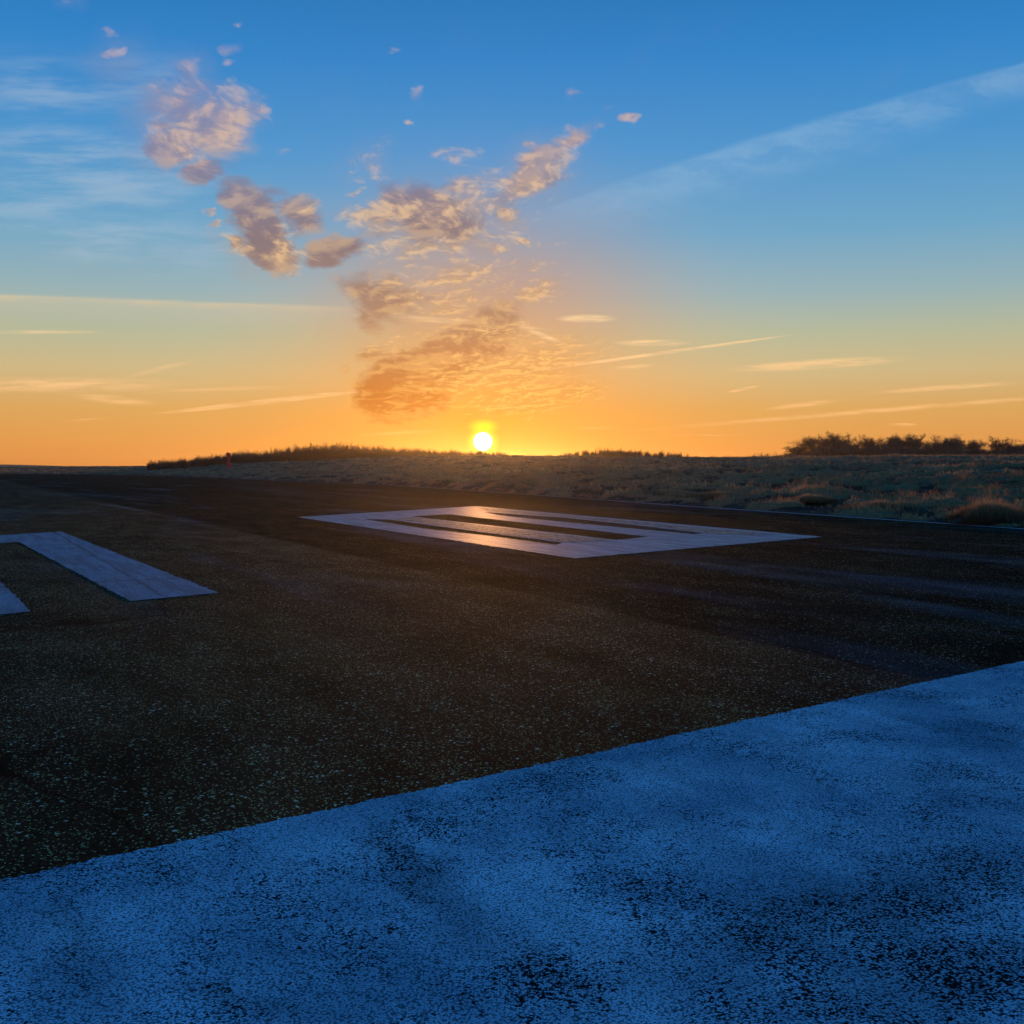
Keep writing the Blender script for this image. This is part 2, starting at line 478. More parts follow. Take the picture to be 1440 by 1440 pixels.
def mat_asphalt():
    mt, T = new_mat('asphalt')
    m, ss, mix = T.m, T.ss, T.mix
    pos = T.n('ShaderNodeNewGeometry').outputs['Position']
    r, h, dist = grit(T, pos, 85)
    r2, h2, _ = grit(T, T.vm('ADD', pos, (3.1, 1.7, 0)), 230)
    lanepos = T.mapping(pos, rot=(0, 0, -LANE_ROT))
    across = T.vm('DOT_PRODUCT', pos, tuple(perp))
    across = m('ADD', across, m('MULTIPLY', m('SUBTRACT', T.noise(pos, 1.5, 3), 0.5), 0.10))
    far = ss(across, LANE_C - 0.05, LANE_C + 0.12)          # the darker, finer lane beyond the joint
    big = T.noise(T.mapping(lanepos, scale=(0.35, 1.0, 1)), 0.32, 4, 0.55)
    mid = T.noise(T.mapping(lanepos, scale=(0.5, 1.0, 1), loc=(9, 4, 0)), 1.4, 4, 0.6)
    hue = T.noise(T.mapping(pos, loc=(31, 17, 0)), 0.28, 2, 0.5)
    # stones: most dark, a few pale chips
    chip_thr = m('ADD', m('MULTIPLY_ADD', m('SUBTRACT', 0.5, mid), 0.34, 0.80), m('MULTIPLY', far, 0.10))
    chip = m('GREATER_THAN', m('MULTIPLY', r[0], ss(h, 0.3, 0.6)), chip_thr)
    base = T.ramp(r[1], [(0, (0.003, 0.0025, 0.002)), (0.6, (0.009, 0.007, 0.005)), (1, (0.030, 0.024, 0.015))])
    tint = T.ramp(hue, [(0.3, (0.6, 0.75, 0.5)), (0.42, (0.75, 0.8, 0.25)), (0.52, (1.0, 0.62, 0.22)), (0.7, (0.95, 0.6, 0.35))])
    chipc = mix(r[2], (0.28, 0.20, 0.10), (0.95, 0.78, 0.45))
    chipc = mix(0.6, chipc, tint, 'MULTIPLY')
    c = mix(chip, base, chipc)
    rb, hb, _ = grit(T, T.vm('ADD', pos, (7.7, 2.9, 0)), 38)
    chip2 = m('GREATER_THAN', m('MULTIPLY', rb[0], ss(hb, 0.45, 0.62)), m('ADD', m('MULTIPLY', far, 0.045), 0.925))
    c = mix(chip2, c, mix(rb[2], (0.30, 0.22, 0.12), (0.95, 0.84, 0.60)))
    for (p_, q_, w_, am_) in (((860, 775), (1300, 840), 0.55, 0.16), ((1180, 830), (1560, 900), 0.45, 0.14), ((-80, 716), (150, 722), 2.2, 0.13), ((20, 690), (260, 704), 2.6, 0.10),  # first two paint a bluish sheen in pale grey; the others are pale streaks
                              ((120, 705), (240, 724), 0.35, 0.25), ((300, 680), (560, 712), 2.0, 0.08), ((350, 800), (620, 830), 0.8, 0.05)):
        wob = T.vm('ADD', pos, T.vm('SCALE', T.vm('SUBTRACT', T.noise(pos, 0.8, 3, color=True), (0.5, 0.5, 0.5)), scale=w_))
        c = mix(m('MULTIPLY', ss(seg_mask(T, wob, p_, q_, w_, w_), 0, 0.9), am_), c, (0.24, 0.24, 0.24))
    jn = m('SUBTRACT', 1.0, ss(m('ABSOLUTE', m('SUBTRACT', across, LANE_C + 0.03)), 0.008, 0.035))
    c = mix(m('MULTIPLY', jn, 0.7), c, (0.003, 0.003, 0.003))
    j3 = m('SUBTRACT', 1.0, ss(m('PINGPONG', m('SUBTRACT', across, LANE_C + 0.03), 4.1), 0.008, 0.03))
    c = mix(m('MULTIPLY', j3, 0.6), c, (0.003, 0.003, 0.003))
    # dust and thin frost in large faint drifts, the frost painting a bluish sheen
    frost_sheen = ss(T.noise(T.mapping(lanepos, scale=(0.16, 1.0, 1), loc=(2.2, 7.3, 0)), 0.42, 4, 0.55), 0.52, 0.74)
    c = mix(m('MULTIPLY', frost_sheen, 0.17), c, (0.26, 0.26, 0.30))
    c = mix(m('MULTIPLY', ss(big, 0.35, 0.7), m('SUBTRACT', 0.055, m('MULTIPLY', far, 0.040))), c, (0.40, 0.22, 0.07))
    c = mix(0.5, c, T.ramp(mid, [(0.3, (0.35, 0.35, 0.35)), (0.7, (1.6, 1.6, 1.6))]), 'MULTIPLY')
    # narrow crack sealed with tar
    cr = T.n('ShaderNodeTexVoronoi', feature='DISTANCE_TO_EDGE')
    T.put(cr.inputs['Vector'], T.vm('ADD', T.mapping(lanepos, scale=(0.12, 0.25, 1)), T.vm('SCALE', T.noise(pos, 1.3, 4, color=True), scale=0.07)))
    cr.inputs['Scale'].default_value = 1.0
    c = mix(m('MULTIPLY', m('SUBTRACT', 1.0, ss(cr.outputs[0], 0.001, 0.005)), 0.7), c, (0.003, 0.003, 0.003))
    bmp = T.n('ShaderNodeBump')
    bmp.inputs['Strength'].default_value = 0.25
    bmp.inputs['Distance'].default_value = 0.004
    T.put(bmp.inputs['Height'], m('ADD', m('MULTIPLY', ss(h, 0, 0.7), m('ADD', r[1], 0.3)), m('MULTIPLY', h2, 0.3)))
    sheen = m('MULTIPLY_ADD', m('SUBTRACT', 1.0, far), 0.0055, 0.0018)
    sheen = m('MULTIPLY', sheen, T.ramp(mid, [(0.3, (0.4,) * 3), (0.7, (1.3,) * 3)]))
    finish(T, c, 0.95, sheen, bmp.outputs[0])
    return mt


def mat_paint(name, wear=0.35, grain=75, tone=(0.74, 0.75, 0.76), gloss=0.6, streaky=0.0, spec=0.35, patchy=1.0, marks=(), fscale=0.7, joints=False):
    mt, T = new_mat(name)
    m, ss, mix = T.m, T.ss, T.mix
    pos = T.n('ShaderNodeNewGeometry').outputs['Position']
    lanepos = T.mapping(pos, rot=(0, 0, -LANE_ROT))
    r, h, dist = grit(T, pos, grain)
    n1 = T.noise(pos, fscale, 5, 0.6, 0.4)
    n2 = T.noise(T.mapping(lanepos, scale=(0.25, 1, 1)), 3.0, 5, 0.62)
    n3 = T.noise(pos, 26, 3, 0.6)
    # wear: stones lose paint where the coat is thin; pits between the stones never had any
    thin = m('ADD', m('MULTIPLY', m('SUBTRACT', n1, 0.5), 2.3 * patchy), m('MULTIPLY', m('SUBTRACT', n2, 0.5), 1.0 * patchy))
    thin = m('ADD', thin, m('MULTIPLY', m('SUBTRACT', n3, 0.5), 0.9))
    lost = m('ADD', m('ADD', thin, m('MULTIPLY', m('SUBTRACT', r[0], 0.5), 1.2)), wear - 0.5)
    stain = None
    for (p_, q_, w0, amt) in marks:
        g_ = m('MULTIPLY', ss(seg_mask(T, T.vm('ADD', pos, T.vm('SCALE', T.vm('SUBTRACT', T.noise(pos, 3.5, 4, color=True), (0.5, 0.5, 0.5)), scale=0.30)), p_, q_, w0, w0), 0.0, 0.8), amt)
        stain = g_ if stain is None else m('MAXIMUM', stain, g_)
        lost = m('ADD', lost, m('MULTIPLY', g_, 0.55))
    bare = ss(lost, 0.0, 0.22)
    pit = m('MULTIPLY', ss(dist, 0.42, 0.72), 0.75)
    dark = m('MAXIMUM', bare, pit)
    pc = mix(ss(n2, 0.3, 0.7), T.vm('SCALE', tone, scale=0.72), tone)
    pc = mix(m('MULTIPLY', r[1], 0.35), pc, T.vm('SCALE', tone, scale=0.45))
    if streaky:
        sn = T.noise(T.mapping(lanepos, rot=(0, 0, R(62)), scale=(0.5, 5, 1)), 1.2, 5, 0.6)
        pc = mix(m('MULTIPLY', ss(sn, 0.42, 0.62), streaky), pc, T.vm('SCALE', tone, scale=0.35))
    if marks:
        pc = mix(m('MULTIPLY', stain, 0.65), pc, T.vm('SCALE', tone, scale=0.22))
        lowf = T.noise(T.vm('ADD', pos, (5, 9, 0)), 1.1, 5, 0.6)
        pc = mix(1.0, pc, T.ramp(lowf, [(0.30, (0.50, 0.58, 0.62)), (0.5, (0.95, 0.95, 0.95)), (0.68, (1.35, 1.26, 1.2))]), 'MULTIPLY')
    if joints:
        lx, ly, _ = T.sep(T.vm('ADD', lanepos, T.vm('SCALE', T.noise(pos, 2.0, 3, color=True), scale=0.10)))
        j1 = m('SUBTRACT', 1.0, ss(m('PINGPONG', lx, 1.9), 0.01, 0.05))
        j2 = m('SUBTRACT', 1.0, ss(m('PINGPONG', m('ADD', ly, 0.4), 1.35), 0.01, 0.03))
        pc = mix(m('MULTIPLY', m('MAXIMUM', j1, m('MULTIPLY', j2, 0.7)), ss(n1, 0.35, 0.55)), pc, (0.03, 0.03, 0.035))
    c = mix(dark, pc, (0.012, 0.012, 0.013))
    bmp = T.n('ShaderNodeBump')
    bmp.inputs['Strength'].default_value = 0.30
    bmp.inputs['Distance'].default_value = 0.003
    T.put(bmp.inputs['Height'], m('MULTIPLY', ss(h, 0, 0.8), m('ADD', r[1], 0.4)))
    finish(T, c, gloss, spec, bmp.outputs[0])
    return mt


def mat_field():
    mt, T = new_mat('heath')
    m, ss, mix = T.m, T.ss, T.mix
    pos = T.n('ShaderNodeNewGeometry').outputs['Position']
    at = T.n('ShaderNodeAttribute', attribute_name='crest').outputs['Fac']
    n1 = T.noise(pos, 1.2, 6, 0.65)
    n2 = T.noise(pos, 9, 4, 0.7)
    soil = mix(n2, (0.010, 0.008, 0.006), (0.035, 0.028, 0.016))
    straw = mix(n2, (0.09, 0.040, 0.014), (0.34, 0.175, 0.068))
    straw = mix(ss(n1, 0.45, 0.65), straw, mix(n2, (0.04, 0.035, 0.010), (0.22, 0.17, 0.08)))
    f = ss(m('ADD', at, m('MULTIPLY', m('SUBTRACT', n2, 0.5), 0.5)), 0.40, 0.75)
    c = mix(f, soil, straw)
    bmp = T.n('ShaderNodeBump')
    bmp.inputs['Strength'].default_value = 0.8
    bmp.inputs['Distance'].default_value = 0.08
    T.put(bmp.inputs['Height'], n2)
    finish(T, c, 0.95, 0.1, bmp.outputs[0])
    return mt


def mat_blades(name, lo, hi, trans=0.5):
    mt, T = new_mat(name)
    at = T.n('ShaderNodeAttribute', attribute_name='tint').outputs['Fac']
    c = T.mix(at, lo, hi)
    b = T.n('ShaderNodeBsdfPrincipled')
    T.put(b.inputs['Base Color'], c)
    b.inputs['Roughness'].default_value = 0.8
    b.inputs['Specular IOR Level'].default_value = 0.2
    tr = T.n('ShaderNodeBsdfTranslucent')
    T.put(tr.inputs[0], c)
    mx = T.n('ShaderNodeMixShader')
    mx.inputs[0].default_value = trans
    T.t.links.new(b.outputs[0], mx.inputs[1])
    T.t.links.new(tr.outputs[0], mx.inputs[2])
    o = T.n('ShaderNodeOutputMaterial')
    T.t.links.new(mx.outputs[0], o.inputs[0])
    return mt


def mat_plain(name, a, b_, scale=6, rough=0.85, spec=0.2):
    mt, T = new_mat(name)
    pos = T.n('ShaderNodeNewGeometry').outputs['Position']
    finish(T, T.mix(T.noise(pos, scale, 4, 0.6), a, b_), rough, spec)
    return mt


M_ASPH = mat_asphalt()
M_BAND = mat_paint('worn_frosted_skylit_paint', wear=0.10, grain=125, tone=(0.40, 0.62, 0.72), gloss=0.85, spec=0.0, patchy=1.1, fscale=1.5,  # blue light of the sky mixed into the tone of white paint
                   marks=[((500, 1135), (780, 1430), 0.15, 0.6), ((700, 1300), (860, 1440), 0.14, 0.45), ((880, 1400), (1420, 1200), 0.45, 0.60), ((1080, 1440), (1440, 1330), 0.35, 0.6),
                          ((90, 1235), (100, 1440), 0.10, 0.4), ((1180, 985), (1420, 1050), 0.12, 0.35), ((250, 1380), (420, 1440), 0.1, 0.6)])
M_NUM = mat_paint('runway_paint', wear=-0.9, grain=60, tone=(0.42, 0.44, 0.45), gloss=0.6, streaky=0.8, spec=0.14, patchy=0.7, joints=True)
M_ARCH = mat_paint('dark_runway_paint', wear=-0.9, grain=60, tone=(0.22, 0.34, 0.40), gloss=0.7, streaky=0.6, spec=0.05, patchy=0.6, joints=True)  # runway paint again in a darker, bluer tone
M_OLD = mat_paint('old_granular_paint', wear=0.30, grain=9, tone=(0.34, 0.27, 0.18), gloss=0.7, spec=0.3, patchy=0.5)
M_EDGE = mat_paint('edge_paint', wear=-0.1, grain=20, tone=(0.34, 0.36, 0.38), gloss=0.6, patchy=0.6)
M_FIELD = mat_field()
M_GRASS = mat_blades('dry_frosted_grass', (0.10, 0.045, 0.018), (0.66, 0.40, 0.18), 0.5)
M_BARK = mat_plain('bark', (0.05, 0.03, 0.02), (0.13, 0.08, 0.05), 3)
M_TWIG = mat_plain('twigs', (0.07, 0.038, 0.022), (0.17, 0.10, 0.06), 1.0)
M_HILL = mat_plain('far_hill', (0.05, 0.05, 0.025), (0.10, 0.08, 0.04), 0.02)
M_RED = mat_plain('red_enamel', (0.80, 0.015, 0.012), (0.88, 0.03, 0.02), 2, 0.5, 0.4)
M_RED2 = mat_plain('faded_red_enamel', (0.88, 0.04, 0.02), (0.92, 0.06, 0.03), 2, 0.6, 0.3)

# ------------------------------------------------------------------ runway
EDGE = [(1500, 746.2), (1440, 742), (1200, 726), (960, 710), (820, 700), (700, 691.5), (560, 682.5), (480, 679),
        (400, 676), (330, 672.6), (220, 668.6), (120, 667), (0, 666.4)]
edge = [ground(*p) for p in EDGE]
dirr = (edge[0] - edge[3]).normalized()
edge = [edge[0] + dirr * 140, edge[0] + dirr * 40, edge[0] + dirr * 12] + edge
edge += [Vector((-260, 232, 0)), Vector((-700, 236, 0)), Vector((-1480, 240, 0))]


def rag(pts, amp):
    out = []
    for i in range(len(pts)):
        a, b = Vector(pts[i]), Vector(pts[(i + 1) % len(pts)])
        n_ = max(1, int((b - a).length / 0.10))
        d_ = (b - a).normalized()
        for k in range(n_):
            p = a.lerp(b, k / n_)
            out.append(tuple(p + Vector((-d_.y, d_.x)) * (random.gauss(0, amp) if k else 0)))
    return out


def poly_obj(name, pts, z, mat, holes=(), jag=0.0):
    if jag:
        pts = rag(pts, jag)
        holes = [rag(h_, jag) for h_ in holes]
    loops = [[Vector((p[0], p[1], 0)) for p in pts]] + [[Vector((p[0], p[1], 0)) for p in h_] for h_ in holes]
    tris = tessellate_polygon(loops)
    vs = [(v.x, v.y, z) for l in loops for v in l]
    fs = []
    for t in tris:
        a, b, c = (Vector(vs[i]) for i in t)
        fs.append(t if (b - a).cross(c - a).z > 0 else t[::-1])
    return mesh_np(name, vs, fs, mat)


apron = [(p.x, p.y) for p in edge] + [(-1480, -400), (edge[0].x, -400)]
tag(poly_obj('runway', apron, 0.0, M_ASPH), kind='structure')
tag(mesh_np('ground', [(-1500, -500, -0.35), (1500, -500, -0.35), (1500, 1500, -0.35), (-1500, 1500, -0.35)],
            [(0, 1, 2, 3)], M_HILL), kind='structure')


def ribbon(name, pts, w, z, mat):
    V, Fc = [], []
    for i, p in enumerate(pts):
        a = pts[max(0, i - 1)]
        b = pts[min(len(pts) - 1, i + 1)]
        t = (b - a).normalized()
        nrm = Vector((-t.y, t.x, 0))
        V += [tuple(p + nrm * w / 2 + Vector((0, 0, z))), tuple(p - nrm * w / 2 + Vector((0, 0, z)))]
        if i:
            k = 2 * i
            Fc.append((k - 2, k - 1, k + 1, k))
    return mesh_np(name, V, Fc, mat)


inner = []
for i, p in enumerate(edge[:-2]):
    t = (edge[i + 1] - p).normalized()
    nrm = Vector((-t.y, t.x, 0))
    inner.append(p + (nrm if nrm.y < 0 else -nrm) * 0.45)
tag(ribbon('edge_line', inner, 0.20, 0.004, M_EDGE), 'long thin pale line painted along the grassy edge of the runway', 'runway marking')

g2 = lambda l: [tuple(ground(*p).xy) for p in l]
holesA = g2([(680, 720), (797, 728.6), (900, 739.5), (989, 750), (976, 751.4), (880, 742.5), (780, 732.8), (700, 724.4)])
holesB = g2([(578, 726.3), (632, 723.4), (800, 742.3), (912, 755), (866, 759.4), (790, 750.5), (680, 738)])
holesC = g2([(512, 730.2), (547, 730.8), (600, 738.2), (692, 750.2), (792, 763.4), (781, 766.2), (692, 754.2), (594, 743)])
ob = poly_obj('number_marking', g2([(418, 727.3), (668, 711.8), (1157, 755), (808, 785.5)]), 0.004, M_NUM,
              [holesA, holesB, holesC], jag=0.016)
tag(ob, 'large white painted rectangle with three dark slots inside, under the sun', 'runway marking')
o1 = poly_obj('worn_strip', g2([(672, 713.8), (1090, 752), (1002, 752.2), (989, 748.6), (900, 738.2), (797, 727.4), (686, 719.0)]), 0.008, M_OLD, jag=0.012)
o2 = poly_obj('worn_strip', g2([(556, 730.6), (582, 727.6), (680, 739.6), (790, 752.2), (862, 760.8), (800, 763), (692, 749.2), (602, 736.8)]), 0.008, M_OLD, jag=0.012)
for o in (o1, o2):
    o.parent = ob
    o['label'] = 'coarse brownish worn paint strip'
ob = poly_obj('arch_marking', g2([(86, 747.8), (308, 834), (183, 845.5), (27, 762.5), (-52, 766.5), (43, 860), (-110, 876), (-210, 765)]), 0.004, M_ARCH, jag=0.010)
tag(ob, 'pale blue painted arch with broad legs on the asphalt at far left', 'runway marking')
a, b = ground(-60, 1251), ground(1500, 917)
t = (b - a).normalized()
nn = Vector((t.y, -t.x, 0))
a2, b2 = a - t * 6, b + t * 14
# the near band, its far edge slightly ragged at the size of the road stones
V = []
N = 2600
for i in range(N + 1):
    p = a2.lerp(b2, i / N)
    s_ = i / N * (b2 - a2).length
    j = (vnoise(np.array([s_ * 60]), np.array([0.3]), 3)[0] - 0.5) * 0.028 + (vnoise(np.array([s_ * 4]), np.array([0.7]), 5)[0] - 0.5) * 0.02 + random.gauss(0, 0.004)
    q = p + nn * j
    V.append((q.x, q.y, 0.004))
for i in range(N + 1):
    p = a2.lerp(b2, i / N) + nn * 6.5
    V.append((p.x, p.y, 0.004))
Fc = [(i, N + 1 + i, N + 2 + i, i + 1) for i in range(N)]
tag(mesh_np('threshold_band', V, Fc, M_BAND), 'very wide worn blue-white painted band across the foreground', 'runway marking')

# ------------------------------------------------------------------ heath beyond the edge
ex = np.array([p.x for p in edge])[::-1]
ey = np.array([p.y for p in edge])[::-1]
CPX = np.array([-900, 0, 210, 300, 400, 560, 680, 800, 960, 1100, 1250, 1440, 2200.])
CPY = np.array([656.5, 656.5, 655.5, 652.5, 650, 642.5, 641, 642, 644.5, 643.5, 642, 642.5, 643])
YC = np.array([420, 420, 380, 300, 270, 250, 240, 230, 220, 220, 220, 220, 220.])


def edge_y(x):
    return np.interp(x, ex, ey)


def terrain(x, y):
    x = np.asarray(x, float)
    y = np.asarray(y, float)
    ye = edge_y(x)
    s = (y - ye) * 0.85
    px = 720 + F * x / np.maximum(y, 5)
    yc = np.interp(px, CPX, YC)
    hc = EYE + (656.5 - np.interp(px, CPX, CPY)) / F * yc
    yw = np.minimum(np.maximum(720 + F * x / 1e9, 1), 1) * 0 + ye
    t = np.clip((y - yw) / np.maximum(yc - yw, 30), 0, 1)
    rise = hc * (t ** 1.25) * np.clip(1.0, 0, 1)
    fade = np.clip((y - 500) / 500, 0, 1)
    rise = rise * (1 - fade) - 0.3 * fade
    big = fbm(x / 5.5, y / 8.0, 3, 5)
    tus = fbm(x / 1.0 + 3 * big, y / 1.5, 3, 9)
    tus = np.clip((tus - 0.36) / 0.3, 0, 1)
    amp = np.clip(s / 1.0, 0, 1) * (1 - 0.6 * np.clip((y - 120) / 150, 0, 1)) * (1 - fade)
    low = np.clip(1 - s / 4.5, 0, 1)
    amp = amp * (1 - 0.55 * low)
    fine = fbm(x / 0.38, y / 0.55, 2, 63)
    h = amp * (0.42 * tus * (0.35 + big) * (0.55 + 0.9 * fine) + 0.30 * (big - 0.5))
    z = np.where(s > -0.1, 0.01 + np.maximum(rise, -0.3) + h, -0.12)
    z = np.where(s <= 0.25, np.minimum(z, -0.05 + 0.24 * np.maximum(s, 0)), z)
    return z, tus, s


NU, NYR = 900, 520
us = np.linspace(-0.95, 0.95, NU)
ys = np.concatenate([np.geomspace(16, 330, NYR - 50), np.geomspace(335, 1440, 50)])
gu, gy = np.meshgrid(us, ys)
gx = gu * gy
gz, gt, gs = terrain(gx, gy)
idx = np.arange(NU * NYR).reshape(NYR, NU)
quads = np.stack([idx[:-1, :-1], idx[:-1, 1:], idx[1:, 1:], idx[1:, :-1]], -1).reshape(-1, 4)
keep = (gs.ravel()[quads].max(axis=1) > -0.3)
quads = quads[keep]
used = np.unique(quads)
remap = np.zeros(NU * NYR, int)
remap[used] = np.arange(len(used))
Vt = np.stack([gx.ravel(), gy.ravel(), gz.ravel()], -1)[used]
tag(mesh_np('heath_ground', Vt, remap[quads], M_FIELD, smooth=True, attr={'crest': gt.ravel()[used]}), kind='structure')

# low far hill on the left skyline
hp = np.linspace(-900, 140, 60)
hv, hf = [], []
for i, p in enumerate(hp):
    top = 1.5 + 1300 * np.interp(p, [-900, -500, -60, 30, 90, 140], [5.5, 6.0, 4.2, 3.0, 1.2, -1.5]) / F
    X = (p - 720) / F
    for (Y, zz_) in ((1180, -1.5), (1300, top), (1420, -1.5)):
        hv.append((X * Y, Y, zz_))
    if i:
        k = 3 * i
        hf += [(k - 3, k, k + 1, k - 2), (k - 2, k + 1, k + 2, k - 1)]
tag(mesh_np('hill', hv, hf, M_HILL, smooth=True), kind='structure')


# ------------------------------------------------------------------ air
hz, TH = new_mat('haze')
pv = TH.n('ShaderNodeVolumePrincipled')
pv.inputs['Color'].default_value = (1.0, 0.93, 0.85, 1)
pv.inputs['Density'].default_value = 0.00007
pv.inputs['Anisotropy'].default_value = 0.88
ho = TH.n('ShaderNodeOutputMaterial')
TH.t.links.new(pv.outputs[0], ho.inputs['Volume'])
x0, x1, y0, y1, zb, zt = -1700, 1700, -700, 1700, -3.5, 18
tag(mesh_np('haze', [(x, y, z) for z in (zb, zt) for x, y in ((x0, y0), (x1, y0), (x1, y1), (x0, y1))],
            [(3, 2, 1, 0), (4, 5, 6, 7), (0, 1, 5, 4), (1, 2, 6, 5), (2, 3, 7, 6), (3, 0, 4, 7)], hz), kind='stuff')


# ------------------------------------------------------------------ grass blades
def blades(P, n_per, height, width, spread, lean=0.35, tint=None, seed=1):
    """P (n,3) clump feet; returns verts, tris, tint"""
    r = np.random.default_rng(seed)
    n = len(P)
    k = n_per
    base = np.repeat(P, k, axis=0)
    hh = np.repeat(height, k) * r.uniform(0.45, 1.1, n * k)
    ww = np.repeat(width, k) * r.uniform(0.6, 1.2, n * k)
    an = r.uniform(0, 2 * np.pi, n * k)
    off = np.repeat(spread, k)[:, None] * r.normal(0, 0.5, (n * k, 2))
    base = base.copy()
    base[:, :2] += off
    dirx, diry = np.cos(an), np.sin(an)
    ln = r.uniform(0.05, 1, n * k) * lean
    fa = r.uniform(-0.9, 0.9, n * k)
    sx, sy = np.cos(fa) * ww / 2, np.sin(fa) * ww / 2
    b0 = base + np.stack([-sx, -sy, -0.03 + 0 * sx], -1)
    b1 = base + np.stack([sx, sy, -0.03 + 0 * sx], -1)
    md = base + np.stack([dirx * ln * hh * 0.35, diry * ln * hh * 0.35, hh * 0.6], -1)
    m0 = md + np.stack([-sx * 0.7, -sy * 0.7, 0 * sx], -1)
    m1 = md + np.stack([sx * 0.7, sy * 0.7, 0 * sx], -1)
    tp = base + np.stack([dirx * ln * hh * 1.2, diry * ln * hh * 1.2, hh * (1 - 0.35 * ln)], -1)
    V = np.stack([b0, b1, m0, m1, tp], 1).reshape(-1, 3)
    i = np.arange(n * k)[:, None] * 5
    Fc = np.concatenate([i + np.array([[0, 1, 3]]), i + np.array([[0, 3, 2]]), i + np.array([[2, 3, 4]])])
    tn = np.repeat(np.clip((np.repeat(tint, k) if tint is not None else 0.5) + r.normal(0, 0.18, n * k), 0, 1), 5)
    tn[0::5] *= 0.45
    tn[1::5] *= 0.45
    return V, Fc, tn


n = 210000
u_ = rng.uniform(-0.62, 0.62, n)
y_ = 20 * (320 / 20) ** (rng.uniform(0, 1, n) ** 1.0)
x_ = u_ * y_
z_, t_, s_ = terrain(x_, y_)
patch = fbm(x_ / 3, y_ / 5, 3, 77)
ok = (s_ > 0.35) & (rng.uniform(0, 1, n) < (0.06 + 0.94 * np.clip(t_ * 1.4 - 0.25, 0, 1)) * np.clip(patch * 3 - 0.8, 0.1, 1))
x_, y_, z_, t_, s_, patch = [q[ok] for q in (x_, y_, z_, t_, s_, patch)]
sc_ = np.clip(y_ / 60, 0.8, 4.0)
hgt = (0.06 + 0.30 * (rng.uniform(0, 1, len(x_)) ** 5) + 0.14 * np.clip(fbm(x_ / 2.5, y_ / 3.5, 2, 31) * 2 - 0.6, 0, 1)) * (0.8 + 0.2 * sc_) * (1 - 0.5 * np.clip(1 - s_ / 4, 0, 1))
tnt = np.clip(fbm(x_ / 4, y_ / 6, 3, 51) * 2.2 - 0.55, 0, 1)
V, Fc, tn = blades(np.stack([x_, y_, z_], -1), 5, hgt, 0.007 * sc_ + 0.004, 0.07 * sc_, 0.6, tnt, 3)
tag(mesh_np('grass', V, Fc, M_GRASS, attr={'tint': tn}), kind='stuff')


def tussock(px, Y, rad, hgt, label, seed, n=2600, wv=0.010):
    X = (px - 720) / F * Y
    z0 = float(terrain(np.array([X]), np.array([Y]))[0][0])
    r = np.random.default_rng(seed)
    root = link('grass_tussock', None)
    root.location = (X, Y, max(z0, 0.0) - 0.03)
    tag(root, label, 'grass tussock', 'grass tussocks on the verge')
    # root mound
    bm = bmesh.new()
    bmesh.ops.create_icosphere(bm, subdivisions=3, radius=1)
    for v in bm.verts:
        k = 1 + 0.25 * (math.sin(v.co.x * 5 + seed) * math.cos(v.co.y * 4) + 0.4 * math.sin(v.co.z * 9 + seed))
        v.co = Vector((v.co.x * rad * 0.75 * k, v.co.y * rad * 0.5 * k, v.co.z * hgt * 0.30 * k))
    me = bpy.data.meshes.new('root_mound')
    bm.to_mesh(me)
    bm.free()
    me.materials.append(M_BARK)
    link('root_mound', me, root)
    a_ = r.uniform(0, 2 * np.pi, n)
    q = np.sqrt(r.uniform(0, 1, n))
    lob = 1 + 0.28 * np.sin(a_ * 3 + seed) + 0.15 * np.sin(a_ * 7)
    tall = 0.55 + 0.75 * vnoise(np.cos(a_) * q * 4 + 9, np.sin(a_) * q * 4 + seed, seed)
    P_ = np.stack([np.cos(a_) * q * rad * lob, np.sin(a_) * q * rad * 0.65, hgt * 0.25 * (1 - q ** 2)], -1)
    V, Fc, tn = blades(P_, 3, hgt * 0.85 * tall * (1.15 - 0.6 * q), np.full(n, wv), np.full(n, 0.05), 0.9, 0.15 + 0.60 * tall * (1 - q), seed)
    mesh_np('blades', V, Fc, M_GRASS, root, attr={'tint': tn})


tussock(1392, 28.9, 1.0, 0.50, 'largest shaggy straw-coloured grass tussock at the right end of the runway edge', 1, 3000)
tussock(1475, 27.6, 0.7, 0.42, 'shaggy grass tussock cut by the right side of the picture', 2, 2600)
tussock(1232, 36.0, 1.1, 0.34, 'broad dark flat grass tussock left of the largest tussock', 3, 2600)
tussock(1140, 41.5, 0.9, 0.28, 'low dark grass tussock above the right tip of the painted rectangle', 4, 1800)
tussock(1010, 48.0, 1.0, 0.25, 'small frosted grass tussock on the verge between sun and right-hand trees', 5, 1600)


# ------------------------------------------------------------------ woody plants
def prisms(A, B, ra, rb):
    """three-sided tapering sticks from A to B"""
    A = np.asarray(A)
    B = np.asarray(B)
    d = B - A
    L = np.linalg.norm(d, axis=1, keepdims=True)
    d = d / np.maximum(L, 1e-6)
    up = np.where(np.abs(d[:, 2:3]) > 0.9, np.array([[1., 0, 0]]), np.array([[0, 0, 1.]]))
    s = np.cross(d, up)
    s /= np.linalg.norm(s, axis=1, keepdims=True)
    t = np.cross(d, s)
    vs = []
    for P_, rr in ((A, ra), (B, rb)):
        for k in range(3):
            an = k * 2 * math.pi / 3
            vs.append(P_ + (s * math.cos(an) + t * math.sin(an)) * np.asarray(rr)[:, None])
    V = np.stack(vs, 1).reshape(-1, 3)
    i = np.arange(len(A))[:, None] * 6
    f = np.concatenate([i + np.array([[k, (k + 1) % 3, 3 + (k + 1) % 3, 3 + k]]) for k in range(3)])
    return V, f


